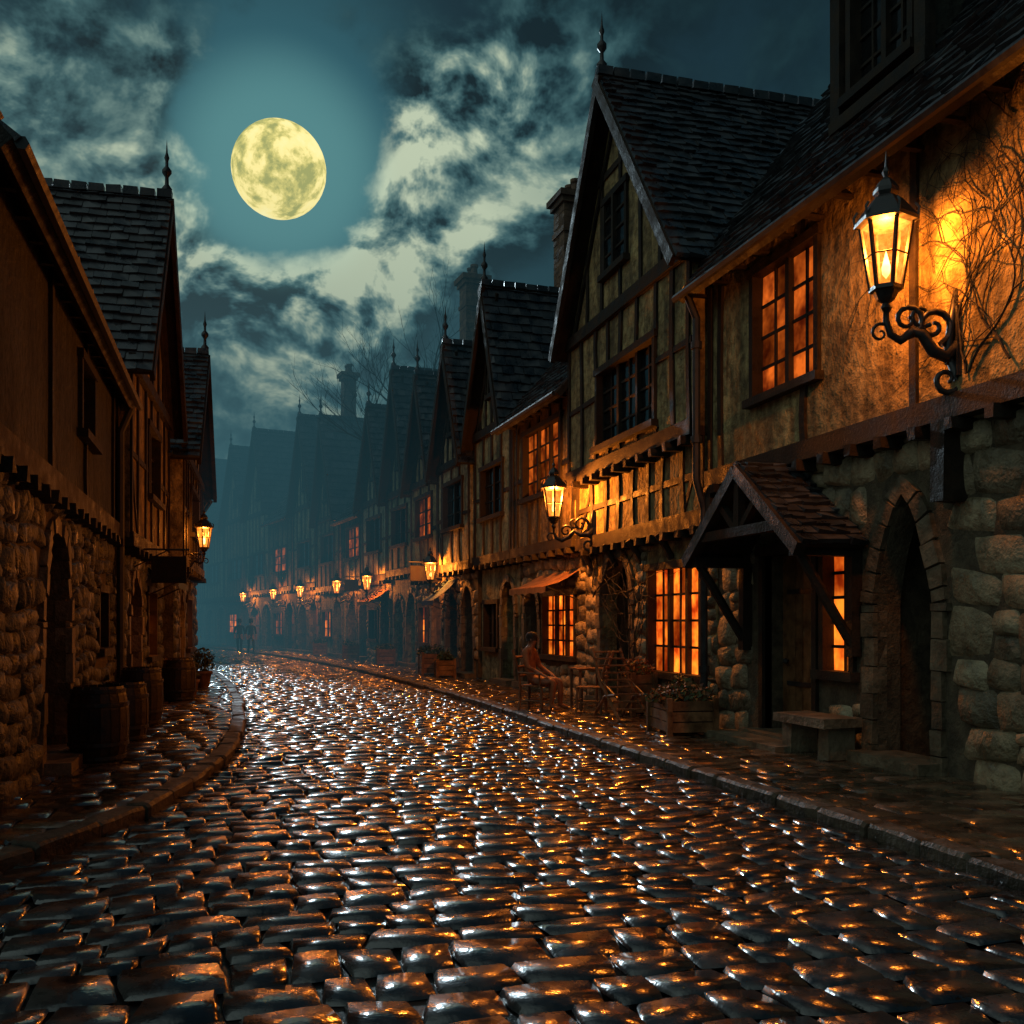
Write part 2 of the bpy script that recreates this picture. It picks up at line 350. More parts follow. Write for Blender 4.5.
# ------------------------------------------------------------------ houses
def house(name,f,Ln,levels,roof,D=8.,gmat='mortar',pl='plA',stone=True,st=(.42,.3),tw=.24,th=.2,timb=1.0,finial=True,gwin=None,brace=True,roofov=.45,smat='stone'):
    o=Obj(name,f(Ln/2,-D/2,0)); wt=levels[-1][2]; ze=levels[-1][1]
    for li,(z0,z1,w,ops) in enumerate(levels):
        g=o('ground_wall' if li==0 else 'upper_wall',gmat if li==0 else pl)
        wall(g,f,w,0,Ln,z0,z1,ops)
        for s in(0,Ln):
            g.add([f(s,w,z0),f(s,-D,z0),f(s,-D,z1),f(s,w,z1)],[(0,1,2,3)])
        g.add([f(0,-D,z0),f(Ln,-D,z0),f(Ln,-D,z1),f(0,-D,z1)],[(0,1,2,3)])
        if li==0 and stone: stones(o('wall_stones',smat,True),f,w,0,Ln,0,z1-.1,ops,*st)
        T=o('timbers','wood')
        if li>0:
            pw=levels[li-1][2]
            box(T,f,-.0,Ln,pw-.05,w+.07,z0-.14,z0+.1,.012)
            s=.2
            while s<Ln-.1:
                box(T,f,s-.06,s+.06,pw,w+.14,z0-.27,z0-.145,.01); s+=.55
            box(T,f,.0,Ln,w-.02,w+.05,z1-.14,z1,.006)
            s=.09; ps=[]
            while s<Ln:
                ps.append(s); s+=R.uniform(.72,1.1)/timb
            if Ln-ps[-1]<.3: ps.pop()
            ps.append(Ln-.09)
            for s in ps:
                wins=[q for q in ops if q['s0']-.1<s<q['s1']+.1]
                segs=[(z0+.1,z1-.14)] if not wins else [(z0+.1,wins[0]['z0']-.1),(wins[0]['z1']+.1,z1-.14)]
                for a,b in segs:
                    if b-a>.12: cbeam(T,f,(s,a),(s+R.uniform(-.05,.05),b),R.uniform(.09,.14),w-.02,w+.04,R.uniform(-.05,.05))
            zm=z0+(z1-z0)*.48
            pts=sorted([0]+[q['s0']-.08 for q in ops]+[q['s1']+.08 for q in ops]+[Ln])
            for a,b in zip(pts[::2],pts[1::2]):
                if b-a>.3 and brace: beam(T,f,(a,zm),(b,zm+R.uniform(-.03,.03)),.10,w-.02,w+.033)
            if brace:
                for a,b in zip(ps,ps[1:]):
                    if R.random()<.42 and not any(q['s0']-.15<b and q['s1']+.15>a for q in ops):
                        if R.random()<.5:a,b=b,a
                        if z1-z0<1.7: cbeam(T,f,(a,z0+.15),(b,z1-.18),.09,w-.02,w+.026,R.uniform(-.15,.15))
                        else: cbeam(T,f,(a,z0+.15),(b,zm),.09,w-.02,w+.026,R.uniform(-.12,.12))
        for q in ops:
            if q['kind']=='win': window(o,f,w,q)
            elif q['kind']=='door': 
                planks(o,f,w,q)
            elif q['kind']=='passage':
                g2=o('passage_interior','mortar')
                a,b=q['s0']-.1,q['s1']+.1
                for P in ([f(a,w-.3,0),f(a,w-2.2,0),f(a,w-2.2,q['z1']+.1),f(a,w-.3,q['z1']+.1)],[f(b,w-.3,0),f(b,w-2.2,0),f(b,w-2.2,q['z1']+.1),f(b,w-.3,q['z1']+.1)],
                          [f(a,w-2.2,0),f(b,w-2.2,0),f(b,w-2.2,q['z1']+.1),f(a,w-2.2,q['z1']+.1)],[f(a,w-.3,q['z1']+.1),f(b,w-.3,q['z1']+.1),f(b,w-2.2,q['z1']+.1),f(a,w-2.2,q['z1']+.1)],
                          [f(a,w-.3,.13),f(b,w-.3,.13),f(b,w-2.2,.13),f(a,w-2.2,.13)]):
                    g2.add(P,[(0,1,2,3)])
                q2=dict(q); q2['s0']+=.1;q2['s1']-=.1
                planks(o,lambda s,ww,z:f(s,ww-.9,z),w,q2)
            if q['arch']: arch_trim(o('arch_stones','ashlar'),f,w,q,q.get('trim',.17),.06 if li==0 else .04)
            if q['kind']!='win' and not q['arch']:
                box(o('timbers','wood'),f,q['s0']-.1,q['s0'],w-.1,w+.05,q['z0'],q['z1']);box(o('timbers','wood'),f,q['s1'],q['s1']+.1,w-.1,w+.05,q['z0'],q['z1'])
                box(o('timbers','wood'),f,q['s0']-.16,q['s1']+.16,w-.1,w+.07,q['z1'],q['z1']+.14)
            if q['kind']!='win':
                box(o('door_step','ashlar'),f,q['s0']-.15,q['s1']+.15,w-.25,w+.32,.1,.24,.01)
    rt=o('roof_tiles','roof'); rs=o('roof_boards','wood')
    ex=lambda a,b:(b-a).normalized()
    if roof[0]=='eave':
        zr=roof[1]; wr=wt-D/2*.9; ov=roofov
        sl=(zr-ze)/(wt-wr)
        for sgn,we in((1,wt+ov),(-1,-D-ov)):
            zz=ze-ov*sl if sgn==1 else ze-.1
            A=f(-.12,we,zz);B=f(Ln+.12,we,zz);C=f(-.12,wr,zr)
            u=ex(A,B);v=ex(A,C);lu=(B-A).length;lv=(C-A).length
            slab(rs,A,u,v,lu,lv,.12)
            if sgn==1: tiles(rt,A,u,v,lu,lv,tw,th)
        for s in(0,Ln):
            o('upper_wall',pl).add([f(s,wt,ze),f(s,-D,ze),f(s,wr,zr-.1)],[(0,1,2)])
        s=0
        while s<Ln:
            box(rt,f,s,s+.3,wr-.1,wr+.1,zr-.03,zr+.11,.01); s+=.33
        tube(o('gutter','lead'),[f(-.1,wt+ov+.05,ze-ov*sl-.02),f(Ln+.1,wt+ov+.05,ze-ov*sl-.02)],.055,6)
        s=.3
        while s<Ln:
            box(o('timbers','wood'),f,s-.04,s+.04,wt,wt+ov-.04,ze-ov*sl-.09+.1,ze-ov*sl+.05); s+=.6
    else:
        _,sa,za=roof; wf=wt+.38; wb=-D
        o('upper_wall',pl).add([f(0,wt,ze),f(Ln,wt,ze),f(sa,wt,za-.05),f(0,wb,ze),f(Ln,wb,ze),f(sa,wb,za-.05)],[(0,1,2),(3,4,5)])
        for se in(0,Ln):
            dl=V((sa-se,za-ze)); e=.28; d=dl.normalized(); s2=se-d.x*e; z2=ze-d.y*e
            A=f(s2,wf,z2);B=f(s2,wb,z2);C=f(sa,wf,za)
            u=ex(A,B);v=ex(A,C);lu=(B-A).length;lv=(C-A).length
            slab(rs,A,u,v,lu,lv,.1); tiles(rt,A,u,v,lu,lv,tw,th)
            nn=V((-d.y,d.x)); nn=nn if nn.y<0 else -nn
            a=V((s2,z2))+nn*.12;b=V((sa,za))+nn*.12
            beam(o('bargeboards','wood'),f,a,b,.2,wf-.06,wf+.03)
            a=V((se,ze))+nn*.32+d*.1;b=V((sa,za))+nn*.34-d*.12
            beam(o('timbers','wood'),f,a,b,.12,wt-.02,wt+.045)
        T=o('timbers','wood')
        box(T,f,0,Ln,wt-.02,wt+.09,ze-.12,ze+.1,.01)
        for k in(.2,.34,.5,.66,.8):
            s=Ln*k
            t=s/sa if s<sa else (Ln-s)/(Ln-sa)
            zt=ze+(za-ze)*t-.35
            if gwin and gwin['s0']-.1<s<gwin['s1']+.1:
                if gwin['z0']-.1-ze>.2: beam(T,f,(s,ze+.1),(s,gwin['z0']-.1),.11,wt-.02,wt+.035)
                if zt-gwin['z1']>.2: beam(T,f,(s,gwin['z1']+.1),(s,zt),.11,wt-.02,wt+.035)
            elif zt-ze>.3: cbeam(T,f,(s,ze+.1),(s,zt),.11,wt-.02,wt+.035,R.uniform(-.03,.03))
        zc=ze+(za-ze)*.62
        beam(T,f,(sa*.62+.1,zc),(sa+(Ln-sa)*.38-.1,zc),.12,wt-.02,wt+.042)
        if gwin: window(o,f,wt,gwin,True)
        w=wf
        while w>wb:
            box(rt,f,sa-.1,sa+.1,w-.28,w,za-.02,za+.13,.01); w-=.31
        if finial:
            p=f(sa,wf-.1,za+.1)
            lathe(o('finial','iron',True),p,[(.09,0),(.1,.08),(.04,.16),(.035,.3),(.09,.38),(.09,.44),(.03,.52),(.03,.62),(.05,.68),(.02,.78),(.0,1.05)],8)
    return o
def chimney(o,f,s,w,z0,z1,a=.45):
    g=o('chimney','brick'); z=z0; k=0
    while z<z1:
        n=2; h=.16
        for i in range(n):
            for j in range(n):
                box(g,f,s-a+i*a+.004,s-a+(i+1)*a-.004,w-a+j*a+.004,w-a+(j+1)*a-.004,z,z+h-.008,.008)
        z+=h;k+=1
    box(g,f,s-a-.08,s+a+.08,w-a-.08,w+a+.08,z1,z1+.15,.01)
    box(g,f,s-a-.16,s+a+.16,w-a-.16,w+a+.16,z1+.153,z1+.33,.01)
    box(g,f,s-a-.03,s+a+.03,w-a-.03,w+a+.03,z1-.8,z1-.65,.01)
    for i in(-.5,.5):
        lathe(g,f(s+i*a,w,z1+.33),[(.14,0),(.11,.3),(.15,.34),(.15,.42),(.1,.42)],10)
# street geometry functions
def shift(y):
    if y<16: return 0.
    if y<60: return -.0026*(y-16)**2
    return -5.03-.229*(y-60)
def interp(t,x):
    if x<=t[0][0]: return t[0][1]
    for (a,b),(c,d) in zip(t,t[1:]):
        if x<=c: return b+(d-b)*(x-a)/(c-a)
    return t[-1][1]
KLT=[(5.85,-9),(6.05,-6),(6.4,-3.4),(6.9,-2.1),(7.6,-1.35),(9,-.72),(12,-.12),(16,.14),(21,.15),(26,-.02),(31,-.4)]
def KL(y): return interp(KLT,y) if y<31 else -.4+shift(y)-shift(31)
def KR(y): return 4.7+shift(y)
def WR(y): return 7.0+shift(y)
# -- house 1 (stone, right foreground): s = Y-3
f1=frame((7,3),(7,13.5),'R')
g1=[op(5.72,6.68,0,3.1,'passage','point',1.9,trim=.2),op(7.15,7.7,1.1,2.6,mat='win',cols=2,rows=5,major=9),op(7.95,9.15,.12,2.6,'door'),op(1.2,2.4,0,2.9,'door','round',2.1)]
u1=[op(7.6,9.1,4.72,6.4,mat='winb',cols=4,rows=4),op(2.6,3.8,4.72,6.3,mat='dark',cols=4,rows=4)]
h=house('stone_house',f1,10.5,[(0,3.85,0,g1),(3.85,7.15,.18,u1)],('eave',12.6),D=9,pl='plA',st=(.54,.40),tw=.26,th=.21,timb=.5,brace=False)
wd=-.35
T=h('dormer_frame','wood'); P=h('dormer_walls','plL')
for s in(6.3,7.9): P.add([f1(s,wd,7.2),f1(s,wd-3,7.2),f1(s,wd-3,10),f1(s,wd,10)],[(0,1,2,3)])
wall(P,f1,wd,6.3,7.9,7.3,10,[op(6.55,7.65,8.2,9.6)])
window(h,f1,wd,op(6.55,7.65,8.2,9.6,cols=4,rows=4,mat='dark'))
for s in(6.3,7.9): box(T,f1,s-.09,s+.09,wd-.05,wd+.09,7.4,10.02,.01)
box(T,f1,6.1,8.1,wd,wd+.14,9.95,10.12,.01);box(T,f1,6.2,8.0,wd,wd+.11,7.85,8.0,.01)
P.add([f1(6.3,wd,10.05),f1(7.9,wd,10.05),f1(7.1,wd,11.3)],[(0,1,2)])
for se in(6.05,8.15):
    A=f1(se,wd+.3,9.75);B=f1(se,wd-4,9.75);C=f1(7.1,wd+.3,11.4)
    u=(B-A).normalized();v=(C-A).normalized()
    slab(h('roof_boards','wood'),A,u,v,(B-A).length,(C-A).length,.1);tiles(h('roof_tiles','roof'),A,u,v,(B-A).length,(C-A).length,.24,.2)
pt=h('porch_timbers','wood'); pr=h('roof_tiles','roof'); prb=h('roof_boards','wood')
ps0,ps1,pc,pz0,pz1,pw=6.85,9.75,8.3,2.62,3.72,.9
for se in(ps0,ps1):
    A=f1(se,pw,pz0);B=f1(se,.02,pz0);C=f1(pc,pw,pz1)
    u=(B-A).normalized();v=(C-A).normalized()
    slab(prb,A,u,v,(B-A).length,(C-A).length,.09);tiles(pr,A,u,v,(B-A).length,(C-A).length,.2,.16)
    beam(pt,f1,(se,pz0-.1),(pc,pz1-.1),.17,pw-.08,pw+.05)
    e=se+(.18 if se<pc else -.18)
    box(pt,f1,e-.07,e+.07,0,.14,1.3,2.7,.008)
    tube(pt,[f1(e,.1,1.45),f1(e,.3,1.75),f1(e,.62,2.25),f1(e,.86,2.6)],.06,6)
    box(pt,f1,e-.07,e+.07,.02,pw-.02,2.46,2.6,.006)
box(pt,f1,ps0+.35,ps1-.35,pw-.1,pw+.02,2.78,2.9,.006)
beam(pt,f1,(pc,2.86),(pc,3.6),.12,pw-.09,pw+.01)
beam(pt,f1,(pc-.08,2.9),(pc-.55,3.3),.09,pw-.08,pw);beam(pt,f1,(pc+.08,2.9),(pc+.55,3.3),.09,pw-.08,pw)
box(h('door_step','ashlar'),f1,7.6,9.5,0,.75,.1,.2,.012)
g=h('wall_vines','bark')
for k in range(4): vine(g,f1,.18,4.8+R.uniform(-.7,.3),4.1,1.6+R.uniform(-.5,.5),2.3,.014,3)
for s in (5.35,10.3): box(h('timbers','wood'),f1,s-.1,s+.1,.0,.3,2.9,3.7,.02)
tube(h('drainpipe','lead'),[f1(10.4,.3,.3),f1(10.4,.3,3.4),f1(10.4,.42,3.8),f1(10.4,.42,6.2),f1(10.4,.6,6.6)],.06,8)
for z in(1,2.4,4.4,5.8): lathe(h('drainpipe','lead'),f1(10.4,.3 if z<3.5 else .42,z),[(.085,-.05),(.085,.05)],8)
h.finish()
# -- house 2 : tall gable
f2=frame((7,13.55),(7,19.3),'R')
g2=[op(.45,2.5,.85,2.6,mat='win',cols=6,rows=4,major=2),op(3.35,4.85,0,2.95,'passage','round',2.0,trim=.2)]
u2=[op(1.4,4.0,4.98,6.35,mat='dark',cols=6,rows=4,major=2)]
h=house('gabled_timber_house',f2,5.75,[(0,3.3,0,g2),(3.3,4.65,.2,[]),(4.65,7.35,.4,u2)],('gable',3.1,11.5),D=9,pl='plA',gmat='plA',stone=False,tw=.26,th=.22,timb=1.3,
        gwin=op(2.6,3.6,8.1,9.4,mat='dark',cols=2,rows=4))
stones(h('wall_stones','stone',True),f2,0,0,5.75,0,.8,g2,.42,.28)
for sa,sb in((0,.35),(2.62,3.1),(5.1,5.75)): stones(h('wall_stones','stone',True),f2,0,sa,sb,.8,3.1,g2,.34,.28)
g=h('wall_vines','bark')
for k in range(2): vine(g,f2,.09,3.1+R.uniform(-.1,.05),.2+k*.3,1.6,2.4,.018,2)
for k in range(4): vine(g,f2,.08,5.1,2.2+k*.2,2.4-k*.5,2.2,.016,3)
for k in range(5):
    s=.3+k*1.25
    tube(h('jetty_brackets','wood'),[f2(s,.03,2.75),f2(s,.14,2.95),f2(s,.3,3.15)],.06,6)
h.finish()
# -- house 3: eave roof
f3=frame((7,19.35),(WR(23.6),23.6),'R')
h=house('timber_house',f3,4.25,[(0,3.4,0,[op(.6,2.6,.95,2.3,mat='win',cols=6,rows=4,major=2),op(3.0,3.95,0,2.6,'door','round',1.9)]),(3.4,6.9,.25,[op(.8,3.3,4.6,6.1,mat='winb',cols=6,rows=4,major=2)])],('eave',11.0),D=8,pl='plC',tw=.28,th=.24,timb=1.1)
h.finish()
ys=[23.65,27.0,30.5,33.9,37.5,41.3,45.3,49.5,54,59,64.5,71,78,86]
spec=[('gable',10.5,'plB',6.8),('gable',9.9,'plD',6.4),('gable',9.8,'plA',6.3),('gable',10.8,'plB',6.4),('gable',10.2,'plD',6.5),('eave',10.6,'plB',6.6),('gable',11.4,'plC',6.6),
      ('gable',12.2,'plB',7.6),('eave',12.3,'plC',7.8),('gable',13.2,'plB',8.2),('gable',13.2,'plC',8.4),('eave',13.6,'plB',8.6),('gable',14.5,'plC',9)]
frs=[]
for i,(a,b) in enumerate(zip(ys,ys[1:])):
    kind,zt,pl,ze=spec[i]
    off=R.uniform(-.15,.12); f=frame((WR(a)+off,a+.03),(WR(b)+off,b),'R'); Ln=math.hypot(b-a-.03,WR(b)-WR(a)); frs.append((f,Ln))
    lit='winb' if i in(2,5,8) else 'dark'
    far=a>45
    go=[op(.35,Ln*.42,0,2.75,'passage' if not far else 'door','round',1.9),op(Ln*.55,Ln-.35,0 if i%2 else 1.0,2.6 if i%2 else 2.2,'passage' if (i%2 and not far) else('door' if i%2 else 'win'),'round' if i%2 else None,1.8 if i%2 else None,mat='win' if i%4==2 else lit,cols=4,rows=3)]
    uo=[op(Ln*.22,Ln*.78,4.5,5.8,mat=lit,cols=4,rows=3)]
    z=R.uniform(3.2,3.6)
    c=R.uniform(.42,.58)
    h=house('timber_house',f,Ln,[(0,z,0,go),(z,ze,.22,uo)],('gable',Ln*c,zt) if kind=='gable' else('eave',zt),D=8,pl=pl,gmat='mortar' if i%3 else 'plB',stone=(i%3!=0 and a<50),tw=.3 if not far else .45,th=.26 if not far else .4,
            timb=1.0,gwin=op(Ln*c-.4,Ln*c+.4,ze+.9,ze+2.0,mat='dark',cols=2,rows=3) if kind=='gable' else None)
    if i==0: chimney(h,f,3.0,-2.6,8,13.5,.42)
    if i==3: chimney(h,f,1.0,-2.3,8,13.9,.38)
    if i==6: chimney(h,f,2.9,-1.0,8,13.4,.3)
    h.finish()
fb=frame((11.8,26.5),(11.2,34),'R')
h=house('rear_tall_house',fb,7.5,[(0,5,0,[]),(5,8.6,.1,[])],('eave',13.8),D=7,pl='plC',stone=False,tw=.32,th=.28); h.finish()
# -- left row
fA=frame((-1.95,8.2),(-1.95,17.5),'L')
gA=[op(3.0,4.6,0,2.7,'passage','round',1.7),op(7.3,8.3,1.3,2.15,mat='dark',cols=2,rows=2)]
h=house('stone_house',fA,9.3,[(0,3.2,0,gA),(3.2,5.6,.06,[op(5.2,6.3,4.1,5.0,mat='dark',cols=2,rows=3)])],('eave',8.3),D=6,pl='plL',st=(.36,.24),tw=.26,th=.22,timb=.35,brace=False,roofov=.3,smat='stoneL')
tube(h('drainpipe','lead'),[fA(9.1,.14,.2),fA(9.1,.14,4.8),fA(9.1,.3,5.2)],.06,8)
h.finish()
fB=frame((-1.85,17.6),(-1.6,23.4),'L')
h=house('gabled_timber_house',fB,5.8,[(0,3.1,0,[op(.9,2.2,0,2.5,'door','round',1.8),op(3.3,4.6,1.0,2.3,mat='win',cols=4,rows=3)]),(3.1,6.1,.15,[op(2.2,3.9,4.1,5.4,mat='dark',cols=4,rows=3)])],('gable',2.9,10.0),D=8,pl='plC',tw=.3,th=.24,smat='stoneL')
h.finish()
fC=frame((-1.35,23.5),(-1.15,30.8),'L')
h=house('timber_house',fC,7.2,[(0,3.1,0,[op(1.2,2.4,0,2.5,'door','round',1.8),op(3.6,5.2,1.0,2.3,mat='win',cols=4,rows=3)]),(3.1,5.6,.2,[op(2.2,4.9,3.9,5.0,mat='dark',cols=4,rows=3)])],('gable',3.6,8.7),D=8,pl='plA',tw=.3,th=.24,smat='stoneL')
h.finish()
yl=[31.2,37,43,49,55,62,70]
for i,(a,b) in enumerate(zip(yl,yl[1:])):
    f=frame((KL(a)-1.0,a),(KL(b)-1.0,b-.05),'L'); Ln=math.hypot(b-a-.05,KL(b)-KL(a))
    h=house('timber_house',f,Ln,[(0,3.1,0,[op(.6,1.9,0,2.5,'door','round',1.8),op(3.,4.5,1,2.2,mat='winb',cols=4,rows=2)]),(3.1,5.8,.2,[op(1.8,3.8,4,5.2,mat='dark',cols=4,rows=3)])],('gable',Ln/2,9.6) if i%2 else('eave',9),D=7,pl=R.choice(['plB','plC']),stone=False,tw=.4,th=.35)
    h.finish()
# ------------------------------------------------------------------ ground, street, pavements
g=G(M['ground']); g.add([V((-1500,-600,-.03)),V((1500,-600,-.03)),V((1500,2400,-.03)),V((-1500,2400,-.03))],[(0,1,2,3)]); g.make('ground')
o=Obj('cobblestone_street',(2,20,0)); gb=o('road_bed','bed'); gc=o('cobbles','cob',True)
yy=[-8,5.8]+[5.85+.25*i for i in range(8)]+[8+.5*i for i in range(16)]+[16+2*i for i in range(40)]
for a,b in zip(yy,yy[1:]):
    gb.add([V((KL(a),a,0)),V((KR(a),a,0)),V((KR(b),b,0)),V((KL(b),b,0))],[(0,1,2,3)])
y=.5
while y<75:
    dy=.30*R.uniform(.80,1.2) if y<45 else .33
    x=KL(y+dy/2)-R.uniform(0,.25); xr=KR(y+dy/2)
    if y<5.8: x=-6-R.uniform(0,.2)
    while x<xr-.05:
        w=R.uniform(.24,.50); a=max(x,KL(y+dy/2)+.02); b=min(x+w,xr-.02); x+=w
        if b-a<.09: continue
        base=R.uniform(-.006,.007);tx=R.gauss(0,.024);ty=R.gauss(0,.028);xc=(a+b)/2;yc=y+dy/2
        def P(p,q,t,base=base,tx=tx,ty=ty,xc=xc,yc=yc): return V((p+.03*noise.noise(V((p*2,q*2,7))),q+.05*math.sin(p*1.3+q*.12)+.08*noise.noise(V((p*1.5,q*.7,0))),.004+max(0,t+base+((p-xc)*tx+(q-yc)*ty if t>0 else 0))+.024*noise.noise(V((p*.8,q*.8,3)))+.016))
        dome(gc,P,a+.004,b-.004,y+.004,y+dy-.004,.026,.14,.07,.12,.90,.94,.05)
    y+=dy
o.finish()
def pavement(name,xa,xb,y0,y1):
    o=Obj(name,((xa(20)+xb(20))/2,20,0)); gs=o('pavement_bed','bed'); gl=o('flagstones','slab',True)
    n=int((y1-y0)/.5)
    for i in range(n):
        a=y0+(y1-y0)*i/n;b=y0+(y1-y0)*(i+1)/n
        gs.add([V((xa(a),a,.1)),V((xb(a),a,.1)),V((xb(b),b,.1)),V((xa(b),b,.1))],[(0,1,2,3)])
    y=y0
    while y<min(y1,60):
        dy=R.uniform(.36,.5);l,r=xa(y+dy/2),xb(y+dy/2);x=l-R.uniform(0,.4)
        while x<r-.05:
            w=R.uniform(.4,.75);a=max(x,l);b=min(x+w,r);x+=w
            if b-a<.1:continue
            base=R.uniform(0,.01)
            dome(gl,lambda p,q,t:V((p,q,.1+(t+base if t>0 else 0)+.006)),a+.006,b-.006,y+.006,min(y+dy,y1)-.006,.02,.35,.05,.03,.9,.95,.03)
        y+=dy
    return o
o=pavement('pavement',lambda y:KR(y)+.2,lambda y:7.25+shift(y),-4,85)
def kerbrun(gk,pts,side):
    for p,q in zip(pts,pts[1:]):
        p=V(p);q=V(q);d=(q-p);l=d.length;d/=l;nrm=V((-d.y,d.x))*side
        j=R.uniform(-.018,.018);ht=.135+R.uniform(-.012,.014)
        vs=[]
        prof=[(0,-.02),(-.004,ht-.03),(.022,ht-.004),(.06,ht),(.2,ht-.004),(.215,.02)]
        K=6
        S_=[.006,.035,l*.33,l*.66,l-.035,l-.006]
        for s in S_:
            e=.016 if s in(S_[0],S_[-1]) else 0
            for (w,z) in prof:
                n_=.012*noise.noise(V((p.x*9+s*9,p.y*7,z*20+w*9)))
                pp=p+d*s+nrm*(w+j+n_+(e if w<.1 else 0)); vs.append(V((pp.x,pp.y,z-(e if z>.05 else 0)+R.uniform(-.004,.004)+(n_ if z>.05 else 0))))
        fs=[(i*K+k,i*K+k+1,(i+1)*K+k+1,(i+1)*K+k) for i in range(5) for k in range(5)]+[tuple(range(6)),tuple(range(30,36))]
        gk.add(vs,fs)
pts=[];y=-4
while y<80: pts.append((KR(y),y)); y+=R.uniform(.45,.85)
kerbrun(o('kerb','kerb'),pts,-1)
o.finish()
def wl(y):
    return interp([(8.2,-2.05),(17.4,-2.05),(17.6,-1.95),(23.4,-1.7),(31,-1.3)],y) if y>8.2 and y<31 else (KL(y)-1.2 if y>=31 else -9)
o=pavement('pavement',wl,lambda y:KL(y)-.2,6.05,75)
poly=[(-9,5.85),(-6,6.05),(-4.6,6.2),(-3.4,6.4),(-2.6,6.62),(-2.1,6.9),(-1.68,7.2),(-1.35,7.6),(-1.0,8.3),(-.72,9),(-.4,10.4),(-.12,12),(.06,14),(.14,16),(.15,21),(-.02,26),(-.4,31)]+[(KL(y),y) for y in range(33,75,2)]
pts=[poly[0]]
for p,q in zip(poly,poly[1:]):
    l=math.dist(p,q);n=max(1,round(l/.6))
    for k in range(1,n+1): pts.append((p[0]+(q[0]-p[0])*k/n,p[1]+(q[1]-p[1])*k/n))
kerbrun(o('kerb','kerb'),pts,1)
o.finish()
# ------------------------------------------------------------------ lanterns
def lantern(loc,sc_,wallp,energy,rad=.07):
    c=V(loc);o=Obj('wall_lantern',c);k=sc_;n=6
    ir=o('lantern_frame','iron')
    rb,rt=.12*k,.2*k;hb,ht=-.26*k,.26*k
    P=lambda r,a,z:c+V((r*math.cos(a),r*math.sin(a),z))
    pane=o('lantern_glass','pane')
    for i in range(n):
        a=math.pi/3*i+.3;b=a+math.pi/3
        pane.add([P(rb*.97,a,hb),P(rb*.97,b,hb),P(rt*.97,b,ht),P(rt*.97,a,ht)],[(0,1,2,3)])
        tube(ir,[P(rb,a,hb),P(rt,a,ht)],.018*k,5)
        tube(ir,[P((rb+rt)/2,a,0),P((rb+rt)/2,b,0)],.008*k,4)
    lathe(ir,c,[(rb*.9,hb-.03*k),(rb*1.12,hb-.02*k),(rb*1.12,hb+.012*k),(rb*.9,hb+.012*k)],n,.3)
    lathe(ir,c,[(rt*.95,ht-.015*k),(rt*1.25,ht),(rt*1.25,ht+.03*k),(rt*.98,ht+.1*k),(rt*.62,ht+.19*k),(rt*.42,ht+.22*k),(rt*.5,ht+.25*k),(rt*.5,ht+.28*k),(rt*.32,ht+.34*k),(.02*k,ht+.38*k),(.035*k,ht+.42*k),(.012*k,ht+.46*k),(.0,ht+.6*k)],n,.3)
    for i in range(n):
        a=math.pi/3*i+.3; tube(ir,[P(rt*1.2,a,ht+.02*k),P(rt*1.25,a,ht+.09*k),P(rt*1.1,a,ht+.13*k)],.012*k,4)
    lathe(ir,c,[(rb*.85,hb-.03*k),(rb*.6,hb-.09*k),(rb*.25,hb-.12*k),(rb*.4,hb-.16*k),(rb*.2,hb-.2*k),(0.0,hb-.27*k)],8)
    lathe(o('flame','flame',True),c+V((0,0,-.12*k)),[(.0,-.06*k),(.03*k,-.02*k),(.035*k,.03*k),(.018*k,.1*k),(0,.17*k)],8)
    w=V(wallp);base=c+V((0,0,hb-.2*k));H=V((w.x-base.x,w.y-base.y,0));
    def S(t,z): return base+H*t+V((0,0,z))
    zf=w.z-base.z
    br=o('scroll_bracket','iron',True)
    pts=[S(0,.06*k),S(0,-.06*k),S(.06,-.17*k),S(.2,-.22*k),S(.36,-.15*k),S(.5,zf*.5-.05*k),S(.66,zf*.8-.12*k),S(.84,zf-.12*k),S(1.0,zf-.02*k)]
    tube(br,pts,[.022*k,.026*k,.03*k,.036*k,.042*k,.046*k,.05*k,.055*k,.06*k],8)
    def scroll(cen,r0,turn,a0,sg,rr):
        pp=[]
        for i in range(18):
            t=i/17;a=a0+sg*t*turn;r=r0*(1-.85*t); pp.append(cen+H.normalized()*(r*math.cos(a))+V((0,0,r*math.sin(a))))
        tube(br,pp,[rr*(1-.5*i/17) for i in range(18)],6)
    scroll(S(.3,-.05*k),.14*k,9,-1.6,1,.028*k); scroll(S(.66,zf*.7+.06*k),.16*k,9,-1.2,1,.032*k); scroll(S(.85,zf-.3*k),.15*k,9,1.6,-1,.032*k); scroll(S(-.08,-.16*k),.09*k,8,.2,1,.016*k)
    scroll(S(.5,zf*.5+.1*k),.1*k,8,-.8,-1,.02*k)
    d=H.normalized()
    bx=o('wall_plate','iron'); pd=V((-d.y,d.x,0))
    q=w
    vs=[q+pd*a*.07*k+V((0,0,b*.28*k))+d*e*.04 for e in(-1,1) for (a,b) in((-1,-1),(1,-1),(1,1),(-1,1))]
    bx.add(vs,HF)
    tube(br,[q+V((0,0,-.3*k)),q+V((0,0,-.1*k))-d*.08*k,q+V((0,0,.15*k))-d*.05*k,q+V((0,0,.42*k))],.035*k,6)
    ld=bpy.data.lights.new('lamp_light','POINT');ld.energy=energy;ld.color=(1,.32,.045);ld.shadow_soft_size=rad
    lo=bpy.data.objects.new('lamp_light',ld);sc.collection.objects.link(lo);lo.location=c+V((0,0,.10*k));o.extra.append(lo)
    o.finish()
lantern((6.17,8.4,5.3),1.22,(6.84,8.2,4.45),560,.09)
lantern((6.05,18.6,4.05),1.1,(6.8,18.3,3.55),1500,.09)
lantern((5.75,29.9,3.25),1.0,(6.38,29.9,2.75),520)
